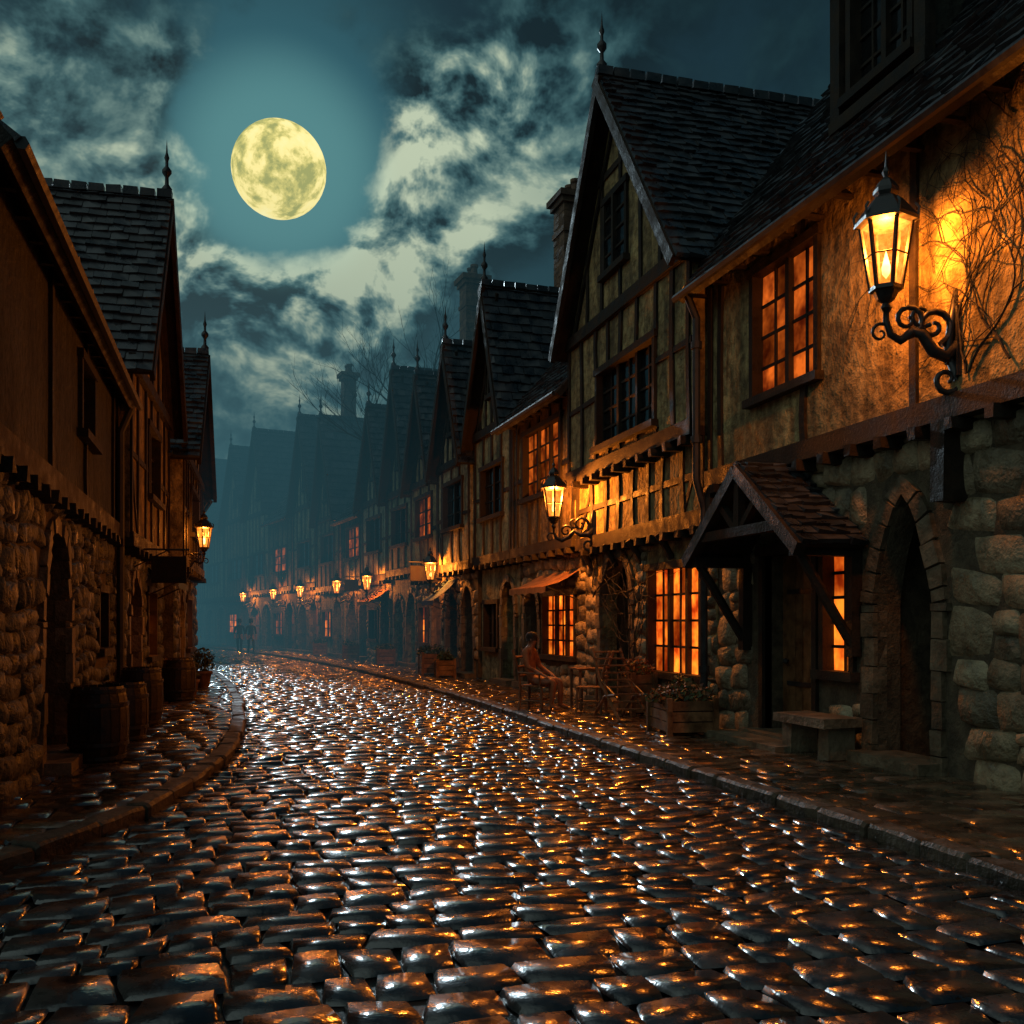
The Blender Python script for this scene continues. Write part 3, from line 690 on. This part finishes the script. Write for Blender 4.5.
lantern((-.72,24.6,3.7),.9,(-1.2,24.6,3.1),200)
for y_,e in((38.2,420),(43.3,450),(50.3,550),(56,650),(63,700)):
    lantern((WR(y_)-.85,y_,3.2),1.0,(WR(y_)-.12,y_,2.7),e,.07)
# ------------------------------------------------------------------ props
def barrel(x,y,h,r):
    o=Obj('wooden_barrel',(x,y,.12)); n=18;z0=.125
    g=o('staves','woodl')
    prof=[(.8,0),(.9,.12),(.985,.3),(1,.5),(.985,.7),(.9,.88),(.8,1)]
    for k in range(n):
        a=2*math.pi*k/n+.012;b=2*math.pi*(k+1)/n-.012;vs=[];fs=[];e=R.uniform(.985,1.01)
        for (q,t) in prof:
            for an in(a,b): vs.append(V((x+r*q*e*math.cos(an),y+r*q*e*math.sin(an),z0+h*t)))
        for i in range(6): fs.append((2*i,2*i+1,2*i+3,2*i+2))
        g.add(vs,fs)
    lathe(o('barrel_head','woodl'),(x,y,z0),[(r*.5,.01),(r*.79,.01),(r*.79,h-.035),(.01,h-.033)],16)
    for t,q in((.06,.855),(.24,.955),(.76,.955),(.94,.855)):
        lathe(o('hoops','iron'),(x,y,z0),[(r*q+.004,h*t-.022),(r*q+.014,h*t-.02),(r*q+.014,h*t+.02),(r*q+.004,h*t+.022)],24)
    o.finish()
barrel(-1.5,12.1,.85,.33);barrel(-1.42,14.1,.78,.3);barrel(-1.4,16.2,.88,.33);barrel(-1.1,21.0,.85,.33)
def planter(name,x,y,rx,ry,hh,fh,mat='leafr',n=260,rot=0,sz=.05):
    o=Obj(name,(x,y,.12)); ca,sa=math.cos(rot),math.sin(rot)
    f=lambda s,w,z:V((x+s*ca-w*sa,y+s*sa+w*ca,z+.125))
    g=o('slats','woodb')
    k=max(2,int(hh/.14))
    for i in range(k):
        a=.06+(hh-.06)*i/k;b=.06+(hh-.06)*(i+1)/k-.015
        box(g,f,-rx,rx,-ry,-ry+.025,a,b,.004);box(g,f,-rx,rx,ry-.025,ry,a,b,.004)
        box(g,f,-rx,-rx+.025,-ry+.03,ry-.03,a,b,.003);box(g,f,rx-.025,rx,-ry+.03,ry-.03,a,b,.003)
    for sx in(-1,1):
        for sy in(-1,1): box(g,f,sx*rx-.035,sx*rx+.035,sy*ry-.035,sy*ry+.035,0,hh+.03,.003)
    box(o('soil','bed'),f,-rx+.03,rx-.03,-ry+.03,ry-.03,.08,hh-.06)
    foliage(o('plants',mat),f(0,0,hh+fh*.3),(rx*1.05,ry*1.1,fh),n,sz); foliage(o('leaves','leaf'),f(0,0,hh+fh*.15),(rx*1.15,ry*1.25,fh*.8),n,sz)
    o.finish()
planter('flower_crate',6.1,12.9,.48,.33,.5,.17,n=420,rot=1.45)
planter('flower_crate',6.6,15.7,.3,.2,.7,.22,n=260,rot=1.57)
planter('wooden_planter',5.7,29.3,.5,.35,.65,.2,'leaf',200,rot=1.5)
planter('wooden_planter',5.75,27.7,.25,.25,.5,.2,'leaf',160,rot=1.5)
for (y_,) in ((36.,),(41.5,),(47,)): planter('wooden_planter',WR(y_)-.7,y_,.35,.3,.6,.2,'leaf',120,rot=1.5)
def pot(x,y,h,r,fr,n):
    o=Obj('potted_plant',(x,y,.12))
    lathe(o('pot','brick',True),(x,y,.125),[(r*.6,0),(r*.7,.02),(r*.95,h*.8),(r*1.08,h*.82),(r*1.08,h),(r*.9,h),(r*.88,h*.9),(.01,h*.88)],16)
    for k in range(9):
        a=k*.7;tube(o('stems','bark'),[(x,y,.12+h*.85),(x+.1*math.cos(a),y+.1*math.sin(a),.12+h+fr*.5),(x+.25*math.cos(a),y+.25*math.sin(a),.12+h+fr*1.2)],.008,4)
    foliage(o('leaves','leaf'),(x,y,.12+h+fr*.75),(fr*.9,fr*.9,fr),n,.06); o.finish()
pot(-.75,24.9,.4,.2,.32,260);pot(-.95,22.2,.35,.2,.25,200);pot(6.6,13.95,.35,.18,.25,220)
def chair(name,x,y,rot,slope=.12,arms=False):
    o=Obj(name,(x,y,.12));ca,sa=math.cos(rot),math.sin(rot)
    f=lambda s,w,z:V((x+s*ca-w*sa,y+s*sa+w*ca,z+.125)); g=o('frame','woodb')
    for i in range(5): box(g,f,-.22+i*.09,-.22+i*.09+.08,-.23,.23,.43,.455,.002)
    for sx in(-.2,.2):
        for sy in(-.2,.2): tube(g,[f(sx*1.1,sy*1.1,0),f(sx,sy,.43)],.024,6)
    for sy in(-.2,.2):
        tube(g,[f(-.21,sy,.42),f(-.24,sy,.7),f(-.24-slope,sy,1.08)],.024,6); tube(g,[f(-.2,sy,.18),f(.2,sy,.18)],.013,5)
        if arms: tube(g,[f(-.23,sy*1.15,.68),f(.2,sy*1.2,.66)],.02,6);tube(g,[f(.18,sy*1.15,.44),f(.18,sy*1.2,.66)],.016,6)
    tube(g,[f(.2,-.2,.22),f(.2,.2,.22)],.013,5)
    for z in(.62,.78,.95): tube(g,[f(-.25-slope*(z-.6)*1.4,-.2,z),f(-.25-slope*(z-.6)*1.4,.2,z)],.026,6)
    o.finish(); return f
# people -------------------------------------------------------------
def person(name,x,y,z,rot,pose,mats,hat=False):
    ca,sa=math.cos(rot),math.sin(rot)
    W=lambda p:V((x+p[0]*ca-p[1]*sa,y+p[0]*sa+p[1]*ca,z+p[2]))
    v=[];e=[];r=[]
    def ad(p,rr,par=None):
        v.append(p);r.append(rr)
        if par is not None:e.append((par,len(v)-1))
        return len(v)-1
    q=pose
    pel=ad(q['pelvis'],(.15,.12));wa=ad(q['waist'],(.13,.1),pel);ch=ad(q['chest'],(.16,.115),wa);nb=ad(q['neckb'],(.075,.07),ch);nk=ad(q['neck'],(.052,.052),nb)
    hj=ad(q['jaw'],(.066,.075),nk);hm=ad(q['head'],(.08,.095),hj);ht=ad(q['top'],(.055,.06),hm)
    for s in(1,-1):
        k='L' if s>0 else 'R'
        sh=ad(q['sh'+k],(.07,.065),nb);el=ad(q['el'+k],(.048,.048),sh);wr=ad(q['wr'+k],(.03,.03),el)
        d=(V(q['wr'+k])-V(q['el'+k])).normalized();pm=ad(tuple(V(q['wr'+k])+d*.07),(.038,.022),wr)
        pb=V(q['wr'+k])+d*.09;sd=V((0,1,0))
        for i,(o_,l) in enumerate(((-.03,.06),(-.01,.075),(.01,.07),(.03,.055))):
            a=pb+sd*o_+d*.02;fa=ad(tuple(a),(.009,.009),pm);fb_=ad(tuple(a+d*l*.6+V((0,0,-.008))),(.008,.008),fa);ad(tuple(a+d*l+V((0,0,-.03))),(.007,.007),fb_)
        ta=ad(tuple(V(q['wr'+k])+d*.04+sd*(.04*-s)),(.011,.011),wr);ad(tuple(V(q['wr'+k])+d*.08+sd*(.06*-s)),(.009,.009),ta)
        hp=ad(q['hip'+k],(.095,.095),pel);kn=ad(q['kn'+k],(.065,.065),hp);an=ad(q['an'+k],(.042,.045),kn);ad(q['toe'+k],(.04,.03),an)
    me=bpy.data.meshes.new('tmp');me.from_pydata([W(p) for p in v],e,[]);ob=bpy.data.objects.new('tmp',me);sc.collection.objects.link(ob)
    md=ob.modifiers.new('s','SKIN');
    sv=me.skin_vertices[0].data
    for i,rr in enumerate(r): sv[i].radius=rr
    sv[0].use_root=True
    ob.modifiers.new('u','SUBSURF').levels=2; ob.modifiers['u'].render_levels=2
    bpy.context.view_layer.update(); dg=bpy.context.evaluated_depsgraph_get()
    m2=bpy.data.meshes.new_from_object(ob.evaluated_get(dg)); bpy.data.objects.remove(ob)
    m2.materials.clear()
    for mm in mats:m2.materials.append(M[mm])
    nz=W(q['neck']); hands=[W(q['wrL']),W(q['wrR'])]
    for p in m2.polygons:
        c=p.center;p.use_smooth=True
        sk=c.z>nz.z-.02 or any((c-hh).length<.2 and (c-hh).length<(c-W(q['el'+k])).length*.9 for hh,k in zip(hands,'LR'))
        p.material_index=1 if sk else 0
    emp=Obj(name,(x,y,z)); b=bpy.data.objects.new('body',m2);sc.collection.objects.link(b);emp.extra.append(b)
    hd=V(q['head'])
    hw=lambda a,b_,c:W(hd+V((a,b_,c)))
    g=emp('face_details','skin',True); tube(g,[hw(.085,0,.02),hw(.115,0,-.03),hw(.09,0,-.045)],[.008,.016,.01],6)
    for s in(-1,1):
        lathe(g,hw(0,s*.083,-.01),[(0,-.035),(.018,-.01),(.02,.015),(0,.035)],6); lathe(emp('eyes','dark',True),hw(.085,s*.032,.012),[(0,-.01),(.012,0),(0,.01)],8)
    tube(emp('mouth','woodb'),[hw(.085,-.025,-.065),hw(.092,0,-.067),hw(.085,.025,-.065)],.005,4)
    gh=emp('hair','bark',True)
    c=hw(-.02,0,.03);lathe(gh,c,[(.098,-.06),(.108,0),(.1,.05),(.07,.09),(.0,.108)],14)
    if hat: lathe(emp('hat','clothd',True),hw(-.01,0,.07),[(.19,-.01),(.19,.005),(.11,.01),(.105,.11),(.08,.13),(0,.13)],18)
    emp.finish()
sit=dict(pelvis=(-.08,0,.56),waist=(-.1,0,.74),chest=(-.12,0,.93),neckb=(-.11,0,1.08),neck=(-.09,0,1.15),jaw=(-.06,0,1.21),head=(-.05,0,1.27),top=(-.06,0,1.35),
 shL=(-.12,.19,1.05),elL=(-.03,.26,.78),wrL=(.2,.2,.66),shR=(-.12,-.19,1.05),elR=(-.03,-.26,.78),wrR=(.2,-.2,.66),
 hipL=(0,.1,.53),knL=(.42,.14,.53),anL=(.42,.14,.1),toeL=(.58,.16,.05),hipR=(0,-.1,.53),knR=(.42,-.14,.53),anR=(.36,-.14,.1),toeR=(.52,-.16,.05))
walk=dict(pelvis=(0,0,.95),waist=(0,0,1.12),chest=(.02,0,1.32),neckb=(.01,0,1.46),neck=(.02,0,1.53),jaw=(.04,0,1.59),head=(.04,0,1.65),top=(.03,0,1.73),
 shL=(.01,.19,1.43),elL=(-.06,.25,1.15),wrL=(.06,.25,.92),shR=(.01,-.19,1.43),elR=(.02,-.25,1.15),wrR=(.16,-.23,.95),
 hipL=(0,.1,.9),knL=(.2,.1,.5),anL=(.26,.1,.1),toeL=(.42,.11,.05),hipR=(0,-.1,.9),knR=(-.04,-.1,.5),anR=(-.26,-.1,.14),toeR=(-.14,-.11,.04))
chair('wooden_armchair',5.15,16.9,-.7,arms=True)
person('seated_person',5.15,16.9,.125,-.7,sit,['cloth','skin'],hat=False)
chair('wooden_chair',5.95,16.2,2.6)
o=Obj('wooden_table',(6.2,17.15,.12));g=o('table','woodb')
for i in range(5): box(g,ident,5.95+i*.12,5.95+i*.12+.11,16.85,17.45,.83,.86,.002)
for a in(6.0,6.5):
    for b in(16.91,17.39): tube(g,[(a,b,.125),(a,b,.83)],.025,6)
o.finish()
o=Obj('slatted_deck_chair',(6.0,14.9,.12));g=o('frame','woodb')
dy=-1.75;dx=-.3
for x in(6.05+dx,6.55+dx):
    tube(g,[(x,16.1+dy,.15),(x,17.0+dy,.75),(x,17.35+dy,1.25)],.028,6);tube(g,[(x,17.25+dy,.15),(x,16.75+dy,.5),(x,16.3+dy,.55)],.025,6);tube(g,[(x,16.2+dy,.5),(x,17.1+dy,.8)],.018,5)
for k in range(9):
    t=k/8; p=V((6.1,16.3+dy,.32)).lerp(V((6.1,17.3+dy,1.2)),t); box(g,ident,6.05+dx,6.55+dx,p.y-.03,p.y+.03,p.z-.012,p.z+.012,.003)
o.finish()
o=Obj('stone_bench',(6.65,10.1,.12));g=o('bench','ashlar')
box(g,ident,6.35,6.85,9.75,10.85,.5,.6,.01);box(g,ident,6.45,6.8,9.82,10.02,.125,.5,.01);box(g,ident,6.45,6.8,10.58,10.78,.125,.5,.01);o.finish()
person('walking_person',.75,52.0,.03,-1.45,walk,['clothd','skin'],True)
person('walking_person',.2,53.2,.03,-1.7,walk,['clothd','skin'],True)
def awning(name,f,s0,s1,z0,z1,out,mat):
    o=Obj(name,f((s0+s1)/2,out/2,z0));g=o('canvas',mat,False);n=10
    vs=[]
    for i in range(n+1):
        s=s0+(s1-s0)*i/n
        for t in(0,.33,.66,1): vs.append(f(s,.04+out*t,z1+(z0-z1)*t-.06*math.sin(math.pi*t)-.01*(i%2)))
        vs.append(f(s,.04+out+.005,z0-.12-.03*(i%2)))
    g.add(vs,[(i*5+k,i*5+k+1,(i+1)*5+k+1,(i+1)*5+k) for i in range(n) for k in range(4)])
    for s in(s0,s1): tube(o('arms','iron'),[f(s,.02,z0-.3),f(s,out,z0-.02)],.014,5)
    o.finish()
awning('window_awning',f3,0.3,2.8,2.45,2.8,.75,'canvas')
awning('window_awning',frs[1][0],1.9,3.3,2.35,3.0,.75,'bluec')
awning('window_awning',frs[4][0],.3,2.2,2.5,3.0,.8,'canvas')
awning('window_awning',fB,3.,4.9,2.5,2.8,.6,'bluec')
def sign(f,s,z,out):
    o=Obj('hanging_sign',f(s,out,z));
    tube(o('arm','iron'),[f(s,0,z),f(s,out+.35,z)],.018,5);tube(o('arm','iron'),[f(s,0,z-.35),f(s,out,z)],.012,5)
    g=o('board','wood');box(g,f,s-.025,s+.025,out-.3,out+.3,z-.6,z-.12,.004)
    for d in(-.22,.22): tube(o('arm','iron'),[f(s,out+d,z),f(s,out+d,z-.12)],.006,4)
    o.finish()
sign(fB,1.2,3.0,.65);sign(frs[2][0],.5,3.6,.7);sign(frs[5][0],.5,3.6,.7)
def tree(x,y,h,seed):
    rr=random.Random(seed);o=Obj('bare_tree',(x,y,0));g=o('branches','bark')
    def br(p,d,l,r,k):
        pts=[p];q=p
        for i in range(4):
            d=(d+V((rr.uniform(-.2,.2),rr.uniform(-.2,.2),rr.uniform(-.08,.16)))).normalized();q=q+d*l/4;pts.append(q)
        tube(g,pts,[r*(1-.14*i) for i in range(5)],6 if k>3 else 4)
        if k==0:return
        for i in range(3):
            b=pts[rr.choice((2,3,4))];nd=(d+V((rr.uniform(-1,1),rr.uniform(-1,1),rr.uniform(-.2,.7)))*.75).normalized()
            br(b,nd,l*rr.uniform(.6,.8),r*.52,k-1)
    br(V((x,y,0)),V((0,0,1)),h*.42,.28,6);o.finish()
tree(10.5,38.5,13.5,3);tree(14.5,33,17,9)
g=G(M['ground'],True);vs=[];nx,ny=40,16
for j in range(ny):
    for i in range(nx):
        x=-160+i*8;y=105+j*9; vs.append(V((x,y,-1+15*math.sin(min(1,j/9)*1.57)*(.75+.35*noise.noise(V((x*.02,y*.02,0)))))))
g.add(vs,[(j*nx+i,j*nx+i+1,(j+1)*nx+i+1,(j+1)*nx+i) for j in range(ny-1) for i in range(nx-1)]);g.make('hills')
g=G(M['leaf'])
for k in range(150):
    x=R.uniform(-75,70);y=R.uniform(108,170);z=-1+15*math.sin(min(1,(y-105)/81)*1.57)*.9;hh=R.uniform(6,11)
    for c in range(6): foliage(g,(x+R.uniform(-1.6,1.6),y+R.uniform(-1.6,1.6),z+hh*R.uniform(.35,1)),(1.5,1.5,1.3),32,.42)
    tube(g,[(x,y,z-1),(x,y,z+hh*.8)],[.25,.1],5)
g.make('distant_trees')
# ------------------------------------------------------------------ mist
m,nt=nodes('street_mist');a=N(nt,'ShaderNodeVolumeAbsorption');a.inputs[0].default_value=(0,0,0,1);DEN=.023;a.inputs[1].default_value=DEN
e=N(nt,'ShaderNodeEmission');e.inputs[0].default_value=(.032,.100,.125,1);e.inputs[1].default_value=DEN  # emission stands in for ambient light scattered by the mist
s_=N(nt,'ShaderNodeAddShader');L(nt,a.outputs[0],s_.inputs[0]);L(nt,e.outputs[0],s_.inputs[1]);o=N(nt,'ShaderNodeOutputMaterial');L(nt,s_.outputs[0],o.inputs['Volume'])
m.cycles.emission_sampling='NONE'
g=G(m);box(g,ident,-60,60,28,190,-.02,15);g.make('mist')
# ------------------------------------------------------------------ moon + sky + light
def dirv(az,el):
    a=math.radians(az);e=math.radians(el);return V((math.sin(a)*math.cos(e),math.cos(a)*math.cos(e),math.sin(e)))
MD=dirv(2.36,23.97)
m,nt=nodes('moon_surface');tc=N(nt,'ShaderNodeTexCoord').outputs['Object']
n1=noi(nt,tc,.024,5,.6,.3);n2=noi(nt,tc,.11,4,.65,0)
mm=mth(nt,'ADD',mth(nt,'MULTIPLY',n1,.72),mth(nt,'MULTIPLY',n2,.28))
col=ramp(nt,mm,[(.42,(.36,.38,.14)),(.48,(.66,.60,.20)),(.53,(1,.86,.34)),(.7,(1,.94,.50))])
e=N(nt,'ShaderNodeEmission');L(nt,col,e.inputs[0]);e.inputs[1].default_value=1.05;m.cycles.emission_sampling='NONE'
o=N(nt,'ShaderNodeOutputMaterial');L(nt,e.outputs[0],o.inputs[0])
DM=1000.;g=G(m,True);r=DM*.0418;lathe(g,MD*DM+V((0,0,1.7)),[(r*math.sin(math.pi*i/24),-r*math.cos(math.pi*i/24)) for i in range(25)],48)
g.make('moon',MD*DM+V((0,0,1.7)),recenter=True)
W=bpy.data.worlds.new('World');sc.world=W;W.use_nodes=True;nt=W.node_tree;nt.nodes.clear()
W.cycles.sampling_method='NONE'
tc=N(nt,'ShaderNodeTexCoord').outputs['Generated']
def vm(op_,a,b=None,s=None):
    n=N(nt,'ShaderNodeVectorMath',operation=op_)
    L(nt,a,n.inputs[0])
    if b is not None:
        if isinstance(b,(tuple,V)): n.inputs[1].default_value=tuple(b)
        else: L(nt,b,n.inputs[1])
    if s is not None:n.inputs['Scale'].default_value=s
    return n
def blob(az,el,r,st=1.,inner=.15):
    d=vm('DOT_PRODUCT',tc,dirv(az,el)).outputs['Value']
    mr=N(nt,'ShaderNodeMapRange',interpolation_type='SMOOTHSTEP');L(nt,d,mr.inputs[0])
    mr.inputs[1].default_value=math.cos(math.radians(r));mr.inputs[2].default_value=math.cos(math.radians(r*inner));mr.inputs[3].default_value=0;mr.inputs[4].default_value=st
    return mr.outputs[0]
wn=N(nt,'ShaderNodeTexNoise');wn.inputs['Scale'].default_value=8;wn.inputs['Detail'].default_value=1;L(nt,tc,wn.inputs['Vector'])
wv=vm('SCALE',vm('SUBTRACT',wn.outputs['Color'],(.5,.5,.5)).outputs[0],s=.06).outputs[0]
p=vm('MULTIPLY',vm('ADD',tc,wv).outputs[0],(1,1,1.2)).outputs[0]
def cn(vec): return noi(nt,vec,6.6,6,.58,0)
nA=cn(p);nB=cn(vm('ADD',p,(-.009,0,.020)).outputs[0])
bl=[blob(-7,26,9,.15),blob(-3.4,20.5,5.5,.15),blob(4.5,16.6,7,.19),blob(11.6,24,8,.19),blob(8.6,20.5,5,.10),blob(17,27,8,.14),blob(-3,14,9,.10),blob(27,30,12,.08)]
s=bl[0]
for b_ in bl[1:]: s=mth(nt,'ADD',s,b_)
hole=blob(2.36,23.97,7.4,.36,.3)
dens=mth(nt,'SUBTRACT',mth(nt,'ADD',nA,s),hole)
cov=N(nt,'ShaderNodeMapRange',interpolation_type='SMOOTHSTEP');L(nt,dens,cov.inputs[0]);cov.inputs[1].default_value=.40;cov.inputs[2].default_value=.62
cov=cov.outputs[0]
sep=N(nt,'ShaderNodeSeparateXYZ');L(nt,tc,sep.inputs[0])
big=noi(nt,tc,4.5,2,.5,0)
lit=mth(nt,'MULTIPLY_ADD',mth(nt,'SUBTRACT',nA,nB),6.0,.42,clamp=True)
prox=mth(nt,'ADD',blob(2.36,22,24,.92,.1),.20)
hi=mth(nt,'MULTIPLY',s,5.,clamp=True)
lum=mth(nt,'MULTIPLY',mth(nt,'MULTIPLY',lit,prox),mth(nt,'ADD',mth(nt,'MULTIPLY',hi,.80),.30))
lum=mth(nt,'MULTIPLY',lum,ramp(nt,big,[(.35,(.6,)*3),(.6,(1.25,)*3)]))
lum=mth(nt,'MULTIPLY',lum,ramp(nt,sep.outputs[2],[(.43,(1,)*3),(.54,(.5,)*3)]))
ccol=ramp(nt,lum,[(0,(.006,.018,.024)),(.12,(.014,.044,.054)),(.3,(.042,.105,.115)),(.52,(.135,.225,.205)),(.9,(.50,.58,.42))])
base=ramp(nt,sep.outputs[2],[(0,(.022,.066,.084)),(.15,(.020,.062,.078)),(.42,(.009,.030,.042)),(1,(.012,.03,.045))])
halo=mixc(nt,blob(2.36,23.97,12,1,.1),(0,0,0),(.020,.085,.105))
halo2=mixc(nt,blob(2.36,23.97,6.5,.9,.38),(0,0,0),(.06,.135,.115))
base=mixc(nt,1.,base,halo,'ADD')
sky=mixc(nt,cov,base,ccol)
sky=mixc(nt,1.,sky,halo2,'ADD')
# broad unseen glow added in the western sky to light the right-hand facades
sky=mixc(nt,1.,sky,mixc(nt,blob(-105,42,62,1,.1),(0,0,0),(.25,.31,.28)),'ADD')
ns=N(nt,'ShaderNodeTexSky',sky_type='NISHITA');ns.sun_disc=False;ns.sun_elevation=math.radians(19.);ns.sun_rotation=math.radians(-3)
nsc=mixc(nt,1.,ns.outputs[0],(.0006,.0007,.0007),'MULTIPLY')
sky=mixc(nt,1.,sky,nsc,'ADD')
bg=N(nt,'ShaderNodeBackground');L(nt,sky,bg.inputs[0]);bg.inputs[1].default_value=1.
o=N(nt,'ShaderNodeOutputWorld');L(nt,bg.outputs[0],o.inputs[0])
sd=bpy.data.lights.new('moonlight','SUN');sd.energy=.85;sd.angle=math.radians(2.);sd.color=(.70,.90,1.)
so=bpy.data.objects.new('moonlight',sd);sc.collection.objects.link(so);so.rotation_euler=(-dirv(-3,19.)).to_track_quat('-Z','Y').to_euler()
# ------------------------------------------------------------------ camera
cd=bpy.data.cameras.new('camera');cd.sensor_width=36;cd.lens=990/1024*36;cd.shift_y=110/1024;cd.clip_end=4000;cd.clip_start=.05
co=bpy.data.objects.new('camera',cd);sc.collection.objects.link(co);co.location=(0,0,1.7);co.rotation_euler=(math.pi/2,0,-math.radians(15.6));sc.camera=co
print('polys',sum(len(o.data.polygons) for o in sc.objects if o.type=='MESH'))
